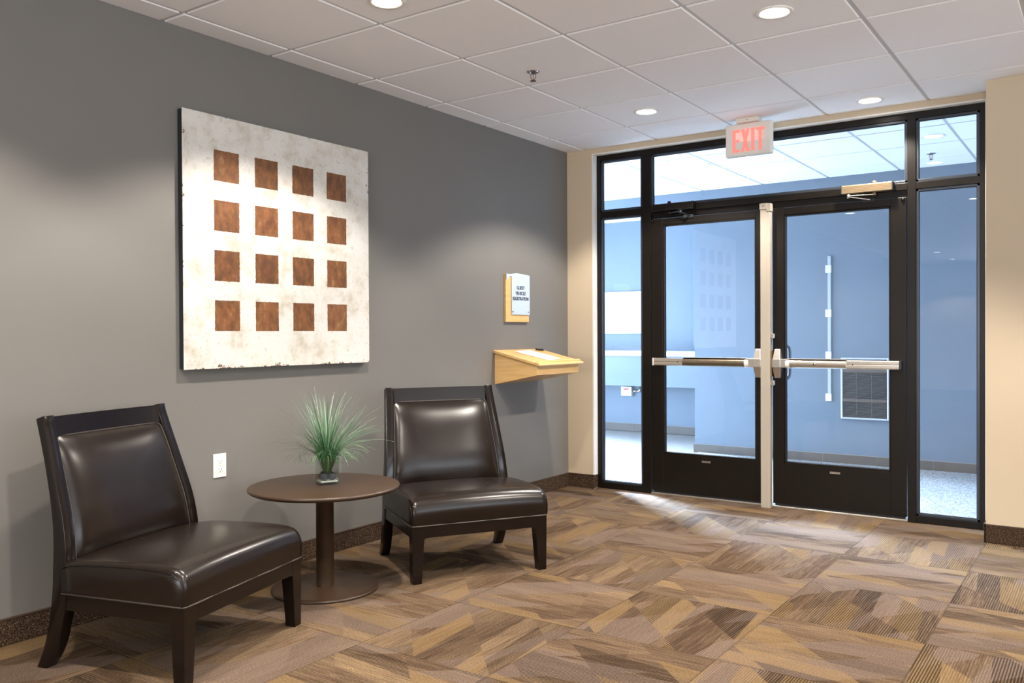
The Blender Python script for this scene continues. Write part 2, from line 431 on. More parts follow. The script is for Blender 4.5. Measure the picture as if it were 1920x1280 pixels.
# tile skirting with open joints
def tile_base(name, x0, x1, y, off, hgt=.098, L=.47):
    tl = MB(); x = x0; cuts = [x0]
    k = off
    while k < x1:
        if k > x0+.03: cuts.append(k)
        k += L
    cuts.append(x1)
    for a, b in zip(cuts[:-1], cuts[1:]): tl.box((a+.0025, y-.012, 0), (b-.0025, y, hgt), .0015)
    o = struct(tl, name, M['tile_base'])
    g = MB(); g.box((x0, y-.009, 0), (x1, y, hgt+.004)); struct(g, 'grout', M['grout'], o)
tile_base('baseboard_vestibule_near', .058, 5.1, 2.37, .40, .085)
tile_base('baseboard_vestibule_far', -2.9, .07, 3.72, -2.7, .095)
mb = MB(); mb.box((.12, .2, -.003), (5.05, 2.34, .008), .003)
tag(mb.build('entrance_mat', M['mat']), 'pale grey ribbed walk-off mat on the entry floor behind the glass doors', 'mat')

# ------------------------------------------------------------------ GLAZED SCREEN
YF, YB = .055, .100     # front and back of the bronze frame
mb = MB()
fr = [(.238, .268, 0, 2.604), (2.900, 2.935, 0, 2.604)]                       # jambs
fr += [(.630, .700, 0, 2.604), (2.492, 2.541, 0, 2.604)]                     # mullions
for a, b, c, d in fr: mb.box((a, YF-.0008, c), (b, YB+.0008, 2.6055), .0015)
mb.box((.238, YF, 2.562), (2.935, YB, 2.606), .0015)                          # head
mb.box((.268, YF+.001, 2.118), (.630, YB-.001, 2.160), .0015); mb.box((2.541, YF+.001, 2.118), (2.900, YB-.001, 2.162), .0015)
mb.box((.700, YF+.001, 2.118), (2.492, YB-.001, 2.162), .0015)                # transom bar over doors
mb.box((.700, YF+.022, 2.075), (2.492, YB, 2.119), .001)                       # door stop
mb.box((.268, YF+.001, 0), (.630, YB-.001, .045), .0015); mb.box((2.541, YF+.001, 0), (2.900, YB-.001, .045), .0015)
frame = struct(mb, 'trim_2', M['bronze'])
th = MB(); th.box((.70, .050, 0), (2.492, .17, .014), .003); struct(th, 'threshold', M['steel'], frame)
def pane(k, x0, x1, z0, z1, jl=.016):
    g = MB(); g.box((x0, .078, z0), (x1, .084, z1))
    o = struct(g, 'window_%d' % k, M['glass'])
    s = MB()
    for (a, b, c, d) in ((x0, x0+jl, z0, z1), (x1-jl, x1, z0, z1), (x0, x1, z0, z0+jl), (x0, x1, z1-jl, z1)):
        s.box((a, .062, c), (b, .0775, d), .002); s.box((a, .0845, c), (b, .098, d), .002)
    st = struct(s, 'glazing_stop', M['stop_metal'], o)
    s = MB(); e = .004
    for (a, b, c, d) in ((x0+jl, x0+jl+e, z0+jl, z1-jl), (x1-jl-e, x1-jl, z0+jl, z1-jl), (x0+jl, x1-jl, z0+jl, z0+jl+e), (x0+jl, x1-jl, z1-jl-e, z1-jl)):
        s.box((a, .070, c), (b, .0775, d))
    struct(s, 'gasket', M['gasket'], o)
    return o
pane(1, .268, .630, .045, 2.118); pane(2, .268, .630, 2.160, 2.562); pane(3, .700, 2.492, 2.162, 2.562)
pane(4, 2.541, 2.900, 2.162, 2.562); pane(5, 2.541, 2.900, .045, 2.118)

# door leaves
def leaf(k, x0, x1, gx0, gx1, kick_lines):
    y0, y1 = .050, .095; zt = 2.070; zb = .030; g0, g1 = .312, 2.022
    mb = MB()
    mb.box((x0, y0, zb), (gx0, y1, zt), .002); mb.box((gx1, y0, zb), (x1, y1, zt), .002)
    mb.box((gx0, y0+.0006, g1), (gx1, y1-.0006, zt-.001), .001); mb.box((gx0, y0+.0006, zb), (gx1, y1-.0006, g0), .001)
    d = struct(mb, 'door_%d' % k, M['bronze'])
    g = MB(); g.box((gx0, .069, g0), (gx1, .075, g1)); struct(g, 'glass_pane', M['glass'], d)
    s = MB(); j = .012
    for (a, b, c, e) in ((gx0, gx0+j, g0, g1), (gx1-j, gx1, g0, g1), (gx0, gx1, g0, g0+j), (gx0, gx1, g1-j, g1)):
        s.box((a, .054, c), (b, .0685, e), .003); s.box((a, .0755, c), (b, .09, e), .003)
    struct(s, 'glazing_stop', M['bronze'], d)
    s = MB(); s.box((x0+.01, .064, .008), (x1-.01, .078, zb), .002); struct(s, 'sweep', M['gasket'], d)
    return d
d1 = leaf(1, .706, 1.566, .800, 1.512, None)
d2 = leaf(2, 1.628, 2.486, 1.706, 2.393, None)
# opposite stiles (hinge side) of each leaf carry pivots
for d, x in ((d1, .712), (d2, 2.462)):
    s = MB(); s.lathe([(0, .02), (.011, .02), (.011, .0), (0, .0)], (x+.006, .049, 2.045), 16); s.box((x-.004, .044, .035), (x+.018, .051, .06), .002)
    s.build('pivot', M['bronze'], d)
# small maker's plates under the glass
for d, x in ((d1, 1.106), (d2, 2.012)):
    s = MB(); s.box((x, .0482, .268), (x+.066, .0505, .281), .0006)
    s.build('plate', M['steel'], d)
    s = MB()
    for q in range(5): s.box((x+.008+q*.011, .0478, .272), (x+.013+q*.011, .0484, .277))
    s.build('plate_marks', M['slot'], d)

def exit_device(door, hx, ex, side, worn):
    """crossbar device: hx = latch head x, ex = hinge end x"""
    s = 1 if ex > hx else -1
    yb = .050; zc = 1.000
    # mechanism rail
    rail = MB(); rx0 = hx + s*.03; mid = hx + s*(.46 if worn else .555)
    prof = [(-.0, -.028), (-.034, -.028), (-.038, -.022), (-.038, -.004), (-.036, .0), (-.038, .004), (-.038, .022), (-.034, .028), (0, .028)]
    rail.prism([(yb-.004+a, zc+b) for a, b in prof], min(mid, ex), max(mid, ex), 'x', .001, 1)
    r = rail.build('crossbar_rail', M['steel'], door)
    # push pad, deeper and rounded
    pad = MB(); P = []
    for q in range(13):
        a = -PI/2 + PI*q/12
        P.append((yb-.010-.046*math.cos(a)**.55 if math.cos(a) > 1e-6 else yb-.010, zc+.031*math.sin(a)))
    a0, a1 = hx+s*.075, mid
    pad.prism(P, min(a0, a1), max(a0, a1), 'x', .0012, 2)
    pad.build('push_pad', M['steel'] if worn else M['steel_dark'], r)
    top = MB(); top.box((min(a0, a1), yb-.052, zc+.031), (max(a0, a1), yb-.006, zc+.036), .002); top.build('pad_cap', M['steel'], r)
    if worn:
        b = MB()
        b.lathe([(0, .0), (.009, .0), (.007, .004), (0, .004)], (0, 0, 0), 16, 'y')
        b.bm.transform(Matrix.Translation((hx+s*.26, yb-.061, zc)))
        b.build('dogging_screw', M['chrome'], r)
    pl = MB(); pl.prism([(p[0]-.0008, zc+(p[1]-zc)*1.02) for p in P], min(hx+s*.062, hx+s*.09), max(hx+s*.062, hx+s*.09), 'x', .001, 1)
    pl.build('data_plate', M['white_plastic'], r)
    # latch head: tapered tall casting
    hd = MB()
    V = lambda w, h, y: [(hx-w, y, zc-h), (hx+w, y, zc-h), (hx+w, y, zc+h), (hx-w, y, zc+h)]
    b0 = V(.026, .100, yb); b1 = V(.019, .094, yb-.030); b2 = V(.021, .034, yb-.062)
    def lid(zs, ze, yf0, yf1, w0, w1):
        hd.hexa([(hx-w0, yb, zs), (hx+w0, yb, zs), (hx+w0, yf0, zs), (hx-w0, yf0, zs), (hx-w1, yb, ze), (hx+w1, yb, ze), (hx+w1, yf1, ze), (hx-w1, yf1, ze)], .004, 2)
    lid(zc+.026, zc+.100, yb-.052, yb-.026, .027, .019)
    lid(zc-.100, zc-.026, yb-.026, yb-.052, .019, .027)
    lid(zc-.029, zc+.033, yb-.056, yb-.056, .029, .029)
    hd.box((min(hx, a0), yb-.050, zc-.028), (max(hx, a0)+s*0, yb-.004, zc+.033), .004)
    hd.build('latch_head', M['steel'], r)
    ec = MB(); ec.box((ex-.002 if s > 0 else ex-.012, yb-.046, zc-.030), (ex+.012 if s > 0 else ex+.002, yb-.002, zc+.030), .003)
    ec.build('end_cap', M['black_plastic'] if worn else M['steel'], r)
    sc2 = MB(); sc2.lathe([(0, 0), (.004, 0), (.003, .002), (0, .002)], (0, 0, 0), 12, 'y'); sc2.bm.transform(Matrix.Translation((mid+s*.04, yb-.0445, zc-.0)))
    sc2.build('screw', M['slot'], r)
exit_device(d1, 1.532, .742, -1, False)
exit_device(d2, 1.668, 2.452, 1, True)
# pull handle on the outside of the right leaf
s = MB(); pts = []
for q in range(9):
    a = PI/2*q/8; pts.append((1.667+.0+.028*0, .095+.045*math.sin(a), 1.105+.015*0-.0))
pp = [(1.700, .095, 1.12), (1.703, .125, 1.12), (1.712, .142, 1.108), (1.716, .147, 1.085), (1.717, .147, 1.0), (1.716, .147, .93), (1.712, .142, .905), (1.703, .125, .893), (1.700, .095, .893)]
s.tube(pp, .011, 12); s.build('pull_handle', M['stop_metal'], d2, 'dark steel bow handle')

def closer(door, x0, x1, hi, lightcol, pivot_x, arm):
    m = M['bronze_light'] if lightcol else M['bronze']
    b = MB(); y0 = -.005; z0, z1 = 2.118, 2.172
    # fluted front
    pr = [(YF-.001, z0), (y0+.006, z0)]
    for q in range(5):
        zz = z0+.004 + q*(z1-z0-.008)/5; dz = (z1-z0-.008)/5
        pr += [(y0, zz), (y0, zz+dz*.8), (y0+.0025, zz+dz*.9)]
    pr += [(y0+.006, z1), (YF-.001, z1)]
    b.prism(pr, x0, x1, 'x', 0)
    body = b.build('door_closer', m, door)
    c = MB(); e = .007
    c.box((x0-e, y0-.002, z0-.002), (x0, YF, z1+.002), .002); c.box((x1, y0-.002, z0-.002), (x1+e, YF, z1+.002), .002)
    c.build('closer_cap', M['gasket'] if lightcol else M['bronze'], body)
    p = MB(); p.lathe([(0, .018), (.010, .018), (.013, .012), (.013, 0), (0, 0)], (pivot_x, .028, z1), 20)
    p.lathe([(0, 0), (.012, 0), (.012, -.022), (0, -.022)], (pivot_x, .028, z0), 20)
    p.build('spindle', m, body)
    a = MB()
    def link(p0, p1, w, h):
        p0 = Vector(p0); p1 = Vector(p1); t = (p1-p0).normalized(); n = Vector((-t.y, t.x, 0)).normalized()*w
        V = [p0-n, p0+n, p1+n, p1-n]; up = Vector((0, 0, h))
        a.hexa([v-up for v in V] + [v+up for v in V], .001, 1)
    z = z0-.016
    q0, q1, q2 = arm
    link((pivot_x, .028, z), (q1[0], q1[1], z-.002), .008, .003)
    link((q1[0], q1[1], z-.008), (q2[0], q2[1], z-.030), .006, .003)
    a.lathe([(0, .006), (.009, .006), (.009, -.016), (0, -.016)], (q1[0], q1[1], z), 16)
    a.build('closer_arm', M['stop_metal'] if not lightcol else M['steel'], body)
    f = MB(); f.box((q2[0]-.05, .040, z-.045), (q2[0]+.03, .052, z-.020), .003); f.build('arm_bracket', M['gasket'], body)
closer(d1, .745, 1.058, 0, False, .865, ((0, 0), (.985, -.035), (1.02, .042)))
closer(d2, 2.105, 2.410, 0, True, 2.300, ((0, 0), (2.150, -.020), (2.27, .040)))

# removable centre post
mb = MB(); mb.box((1.560, -.002, .0), (1.604, .050, 2.095), .002)
mb.box((1.598, .000, .0), (1.626, .046, 2.090), .002)
post = mb.build('trim_3', M['post']); post['kind'] = 'structure'
s = MB(); s.box((1.556, -.006, 2.064), (1.609, .052, 2.106), .0015); s.box((1.604, -.004, 2.050), (1.632, .048, 2.104), .001); s.build('post_cap', M['post'], post)
s = MB(); s.lathe([(0, 0), (.004, 0), (.004, .002), (0, .002)], (0, 0, 0), 12, 'y'); s.bm.transform(Matrix.Translation((1.583, -.008, 2.087)))
s.lathe([(0, 0), (.0001, 0)], (1.58, -.003, .03), 8); s.build('screw', M['slot'], post)
s = MB(); s.box((1.6255, .006, .91), (1.634, .044, 1.09), .001); s.build('strike_plate', M['bronze_light'], post)
for z in (.865, 1.19):
    s = MB(); s.box((1.6255, .010, z-.016), (1.650, .040, z+.016), .002); s.box((1.6495, .016, z-.010), (1.652, .034, z-.002)); s.box((1.6495, .016, z+.002), (1.652, .034, z+.010))
    s.build('strike_bracket', M['steel'], post)

# ------------------------------------------------------------------ LIGHTS (each recessed fitting carries its own lamp)
def downlight_proto(power):
    r = thing('recessed_downlight', (0, 0, 0), 'x', 'ceiling light', 'recessed downlights')
    a = MB(); a.lathe([(.058, .012), (.060, -.001), (.068, -.006), (.080, -.0045), (.084, .001), (.084, .004)], n=48)
    a.build('trim_ring', M['white_plastic'], r)
    b = MB(); b.lathe([(0, -.001), (.0595, -.001), (.0595, .004), (0, .004)], n=40); b.build('lens', M['lens'], r)
    return r
def downlight(r, first, loc, power, label, color=(1, .91, .81), size=124, group='recessed downlights', blend=.3):
    if not first:
        o = r.copy(); COL.objects.link(o)
        for ch in list(r.children):
            if ch.type == 'LIGHT': continue
            c = ch.copy(); COL.objects.link(c); c.parent = o
    else: o = r
    o.location = loc; tag(o, label, 'ceiling light', group)
    l = bpy.data.lights.new('lamp', 'SPOT'); l.energy = power; l.color = color; l.spot_size = math.radians(size); l.spot_blend = blend; l.shadow_soft_size = .045
    lo = bpy.data.objects.new('lamp', l); COL.objects.link(lo); lo.parent = o; lo.location = (0, 0, -.012)
    return o
WARM = (1, .84, .66)
DLP = 170
p0 = downlight_proto(60)
DL = [((.995, -3.135), 'lit round recessed downlight cut off by the top edge, above the grass plant', 1.0),
      ((2.319, -2.03), 'large bright recessed downlight near the top of the photo, above the right leaf', 1.0),
      ((1.082, -.793), 'lit recessed downlight in the ceiling left of the exit sign', 1.0),
      ((2.327, -.225), 'lit recessed downlight in the ceiling right of the exit sign, close to the glazing', .75)]
for i, ((x, y), lab, k) in enumerate(DL): downlight(p0, i == 0, (x, y, H), DLP*k, lab)
for x, y in ((.96, -4.85), (2.34, -4.45), (1.06, -8.2), (.95, -11.1), (.95, -12.9), (2.34, -7.4), (3.9, -2.4), (3.9, -5.2), (3.9, -8.2), (5.6, -3.6), (5.6, -6.8), (4.2, -11), (2.4, -10.6)):
    downlight(p0, False, (x, y, H), DLP, 'recessed downlight in the lobby ceiling behind the viewpoint', group='lobby downlights behind the viewpoint')
downlight(p0, False, (.675, 1.10, H), 20, 'recessed downlight seen through the transom glass, above the left door', color=(1, .93, .85), group='entry downlights')
downlight(p0, False, (2.481, 1.09, H), 20, 'recessed downlight seen through the small upper pane at the far right', color=(1, .93, .85), group='entry downlights')

# sprinkler heads
def sprinkler(loc, label, fac=1.0):
    r = thing('sprinkler_head', loc, label, 'sprinkler', 'ceiling sprinkler heads')
    a = MB(); a.lathe([(.008, .004), (.016, -.004), (.028, -.005), (.036, -.001), (.036, .003)], n=32); a.build('escutcheon', M['chrome'], r)
    b = MB(); b.lathe([(0, 0), (.011, 0), (.011, -.010), (0, -.010)], n=12)
    for sg in (-1, 1): b.tube([(sg*.008, 0, -.008), (sg*.014, 0, -.018), (sg*.013, 0, -.032), (sg*.006, 0, -.043), (0, 0, -.047)], .0021, 6)
    b.tube([(0, 0, -.008), (0, 0, -.044)], .0018, 6)
    b.build('sprinkler_frame', M['copper_dark'], r)
    d = MB(); d.lathe([(0, -.047), (.005, -.047), (.017, -.050), (.017, -.0515), (0, -.0505)], n=20); d.build('deflector', M['copper_dark'], r)
    r.rotation_euler = (0, 0, yaw)
sprinkler((.955, -1.93, H), 'small chrome sprinkler head hanging from a lobby ceiling tile')
sprinkler((2.36, 1.76, H), 'small sprinkler head on the ceiling beyond the small upper right pane')

# ------------------------------------------------------------------ EXIT SIGN
ex = thing('exit_sign', (1.56, -.215, H), 'white ceiling-mounted box sign with red EXIT letters, hung above the doors', 'exit sign')
b = MB(); b.box((-.075, -.045, -.030), (.075, .045, .0), .003); b.build('canopy', M['sign_white'], ex)
b = MB(); b.box((-.158, -.024, -.250), (.158, .024, -.030), .010, 3); b.build('sign_housing', M['sign_white'], ex)
b = MB(); b.lathe([(0, 0), (.004, 0), (.004, .002), (0, .002)], (0, 0, 0), 12, 'y'); b.bm.transform(Matrix.Translation((0, -.047, -.015))); b.build('screw', M['bronze_light'], ex)
M['exit_red'] = plain('exit_letters_glow', (.85, .22, .18), .4, emit=(1, .26, .22), es=.35)
L = MB(); zb, zt = -.222, -.070; yy0, yy1 = -.0262, -.0236
def lb(x0, x1, z0, z1): L.box((x0, yy0, z0), (x1, yy1, z1))
W = .022; HH = zt-zb
x = -.108; lb(x, x+W, zb, zt); lb(x+W, x+.050, zt-W*.85, zt); lb(x+W, x+.050, zb, zb+W*.85); lb(x+W, x+.048, (zb+zt)/2-W*.42, (zb+zt)/2+W*.42)
x = -.048; xw = .058
for sg in (0, 1):
    A0 = x if sg == 0 else x+xw-W; A1 = x+xw-W if sg == 0 else x
    L.prism([(A0, zb), (A0+W, zb), (A1+W, zt), (A1, zt)], yy0+(.0004 if sg else 0), yy1, 'y')
x = .022; lb(x, x+W, zb, zt)
x = .054; lb(x, x+.058, zt-W*.85, zt); lb(x+.018, x+.018+W, zb, zt-W*.85)
L.build('lettering', M['exit_red'], ex, 'red letters reading EXIT')
l = bpy.data.lights.new('sign_glow', 'AREA'); l.energy = .05; l.color = (1, .12, .1); l.shape = 'RECTANGLE'; l.size = .2; l.size_y = .12
lo = bpy.data.objects.new('sign_glow', l); COL.objects.link(lo); lo.parent = ex; lo.location = (0, -.03, -.14); lo.rotation_euler = (math.radians(90+25), 0, 0)

# ------------------------------------------------------------------ PAINTING
def painting():
    t = NT('plaster_painting'); x, y, z = t.sep(t.geo()); p = t.geo()
    nA = t.noise(p, 26, 5, .65); nB = t.noise(p, 8, 6, .68); nC = t.noise(p, 90, 3, .6); nD = t.noise(t.scale(p, 1, 1, .6), 24, 5, .65)
    wob = t.math('MULTIPLY', t.math('SUBTRACT', t.noise(p, 90, 3, .7), .5), .009)
    py = t.math('ADD', t.math('DIVIDE', t.math('SUBTRACT', t.math('ADD', y, wob), -3.3195), .2405), 0.0)
    pz = t.math('DIVIDE', t.math('SUBTRACT', t.math('ADD', z, wob), 1.2335), .2405)
    iy, iz = t.math('FLOOR', py), t.math('FLOOR', pz); fy, fz = t.math('SUBTRACT', py, iy), t.math('SUBTRACT', pz, iz)
    inside = t.math('MULTIPLY', t.math('LESS_THAN', fy, .603), t.math('LESS_THAN', fz, .613))
    for v in ((t.math('GREATER_THAN', py, 0.0)), t.math('LESS_THAN', py, 4.0), t.math('GREATER_THAN', pz, 0.0), t.math('LESS_THAN', pz, 4.0)):
        inside = t.math('MULTIPLY', inside, v)
    white = t.ramp(nB, [(.34, (.44, .41, .33)), (.45, (.56, .54, .49)), (.56, (.61, .60, .565))])
    white = t.mix(t.math('MULTIPLY', t.math('GREATER_THAN', nA, .62), .55), white, (.42, .37, .28))
    up = t.math('MULTIPLY', t.math('SUBTRACT', z, 1.95), 1.0, clamp=True)
    rr = t.white(t.comb(iy, iz, 1.0))[0]
    q = t.math('ADD', t.math('MULTIPLY', nD, .85), t.math('MULTIPLY', t.math('SUBTRACT', rr, .5), .12))
    rust = t.ramp(q, [(.30, (.09, .040, .018)), (.42, (.155, .064, .024)), (.54, (.21, .092, .036)), (.66, (.32, .18, .10))])
    col = t.mix(inside, white, rust)
    # chipped rim
    ey = t.math('MINIMUM', t.math('SUBTRACT', y, -3.489), t.math('SUBTRACT', -2.278, y)); ez = t.math('MINIMUM', t.math('SUBTRACT', z, 1.060), t.math('SUBTRACT', 2.273, z))
    e = t.math('MINIMUM', ey, ez)
    th = t.math('MULTIPLY', t.math('SUBTRACT', t.noise(p, 10, 4, .75), .565), .20)
    chip = t.math('LESS_THAN', e, th)
    col = t.mix(t.math('MULTIPLY', chip, t.math('GREATER_THAN', t.noise(p, 120, 2), .44)), col, (.13, .075, .045))
    h = t.math('ADD', t.math('ADD', nA, t.math('MULTIPLY', nC, .4)), t.math('MULTIPLY', inside, -.5))
    t.bump(h, .7, .006)
    return t.P(color=col, rough=.42, spec=.45)
M['painting'] = painting()
pt = thing('wall_painting', (0.0, -2.883, 1.66), 'large square off-white painting with sixteen rust brown squares on the grey wall', 'painting')
b = MB(); b.box((.004, -.604, -.604), (.036, .604, .604)); b.build('canvas_frame', M['gasket'], pt, 'black side edge of the panel')
b = MB(); b.box((.0362, -.606, -.607), (.040, .606, .607), .0012); b.build('painted_panel', M['painting'], pt)

# ------------------------------------------------------------------ OUTLET
o = thing('wall_outlet', (0, -3.272, .580), 'ivory double power outlet low on the grey wall between chair and table', 'outlet')
b = MB(); b.box((0, -.0365, -.0575), (.0055, .0365, .0575), .0022, 3); b.build('cover_plate', M['ivory'], o)
for z in (.0195, -.0195):
    b = MB(); b.prism([(-.017, z-.009), (-.010, z-.0145), (.010, z-.0145), (.017, z-.009), (.017, z+.009), (.010, z+.0145), (-.010, z+.0145), (-.017, z+.009)], .005, .0072, 'x', .0008, 2)
    rc = b.build('receptacle', M['ivory'], o)
    b = MB(); b.box((.0071, -.0078, z-.003), (.0076, -.0056, z+.006)); b.box((.0071, .0056, z-.003), (.0076, .0078, z+.006)); b.lathe([(0, .0076), (.0024, .0076), (.0024, .007)], (0, 0, z-.0085), 12, 'x')
    b.build('slots', M['slot'], rc)
b = MB(); b.lathe([(0, .0065), (.0025, .0065), (.003, .005)], (0, 0, 0), 12, 'x'); b.build('screw', M['steel'], o)

# ------------------------------------------------------------------ WALL SIGN
def text_mesh(s, name, size, sx, extr, align='CENTER', bold=.0):
    cu = bpy.data.curves.new(name, 'FONT'); cu.body = s; cu.size = size; cu.align_x = align; cu.align_y = 'CENTER'; cu.extrude = extr; cu.offset = bold
    ob = bpy.data.objects.new(name+'_tmp', cu); COL.objects.link(ob)
    bpy.context.view_layer.update()
    me = bpy.data.meshes.new_from_object(ob.evaluated_get(bpy.context.evaluated_depsgraph_get()))
    bpy.data.objects.remove(ob); bpy.data.curves.remove(cu)
    me.transform(Matrix.Diagonal((sx, 1, 1, 1)))
    return me
def join_text(lines, name, mat, parent, M4):
    bm = bmesh.new()
    for s, size, sx, x, y, bold in lines:
        me = text_mesh(s, name, size, sx, .0006, bold=bold); me.transform(Matrix.Translation((x, y, 0))); bm.from_mesh(me); bpy.data.meshes.remove(me)
    me = bpy.data.meshes.new(name); bm.to_mesh(me); bm.free(); me.transform(M4); me.materials.append(mat)
    o = bpy.data.objects.new(name, me); COL.objects.link(o); o.parent = parent; return o
s = thing('registration_sign', (0, -.73, 1.47), 'maple-backed sign reading GUEST VEHICLE REGISTRATION on the grey wall above the desk', 'sign')
b = MB(); b.box((0, -.148, -.172), (.018, .148, .172), .0015); b.build('backing_board', M['maple'], s)
b = MB(); b.prism([(-.082, -.118), (.148, -.118), (.148, .172), (.06, .178), (-.02, .182), (-.10, .172), (-.147, .172), (-.147, .13), (-.10, .157), (-.082, .157)], .022, .0245, 'x'); b.build('acrylic_plate', M['acrylic'], s)
for y in (-.073, .127):
    b = MB(); b.lathe([(0, .030), (.006, .030), (.007, .028), (.007, .018)], (0, y, -.097), 20, 'x'); b.build('standoff', M['chrome'], s)
M4 = Matrix(((0, 0, 1, .0252), (1, 0, 0, .033), (0, 1, 0, 0), (0, 0, 0, 1)))
join_text([('GUEST', .034, 1.0, -.003, .075, .0008), ('VEHICLE', .034, 1.0, -.003, .036, .0008), ('REGISTRATION', .034, .88, -.003, -.003, .0008)], 'lettering', M['black_plastic'], s, M4)

# ------------------------------------------------------------------ WALL DESK
d = thing('wall_desk', (0, -.715, .86), 'small sloped maple writing shelf fixed to the grey wall near the doors', 'desk')
def DP(y0, y1, poly, mat, name, bev=.002, parent=None):   # poly in (x,z) absolute
    b = MB(); b.prism([(px, pz-.86) for px, pz in poly], y0+.715, y1+.715, 'y', bev, 2); return b.build(name, mat, parent or d)
DP(-.992, -.440, [(0, .858), (.356, .930), (.356, .995), (0, 1.078)], M['maple'], 'body')
DP(-1.012, -.420, [(0, 1.082), (.385, .992), (.389, 1.000), (.385, 1.010), (0, 1.1005)], M['maple'], 'desk_top', .002)
DP(-.995, -.437, [(.352, 1.008), (.352, 1.030), (.374, 1.026), (.374, 1.000)], M['maple'], 'pencil_stop', .004)
# loose things on it; the slope is about -13.3 degrees
sl = math.atan2(.0905, .385)
def on_desk(name, label, cat, x, y, rz=0, up=0):
    o = thing(name, (x, y, 1.1005-.2350*x+up), label, cat); o.rotation_euler = Matrix.Rotation(sl, 4, 'Y').to_euler(); return o
pp = on_desk('paper_sheet', 'white paper form lying on the sloped maple writing shelf', 'paper', .20, -.72, 0, .002)
b = MB(); b.hexa([(-.135, -.12, 0), (.13, -.075, 0), (.10, .13, 0), (-.16, .10, 0), (-.135, -.12, .0025), (.13, -.075, .0025), (.10, .13, .0025), (-.16, .10, .0025)]); b.build('sheet', M['paper'], pp)
b = MB()
for q in range(7): b.box((-.09+q*.022, -.06, .0026), (-.087+q*.022, .055, .0029))
b.build('print_lines', plain('grey_ink', (.35, .36, .42), .7), pp)
pn = on_desk('black_pen', 'short black pen lying at the back edge of the maple writing shelf', 'pen', .055, -.50, 0, .0075)
b = MB(); b.tube([(-.012, -.03, 0), (.0, .0, 0), (.012, .035, 0)], [.0065, .0075, .0065], 12); b.build('barrel', M['black_plastic'], pn)
b = MB(); b.tube([(.012, .035, 0), (.016, .047, 0)], [.006, .003], 12); b.build('tip', M['chrome'], pn)
kb = MB(); kb.lathe([(0, .012), (.009, .012), (.010, .0), (0, 0)], (.362, -.290+.0, 1.010-.86), 16); kb.build('peg', M['maple'], d)

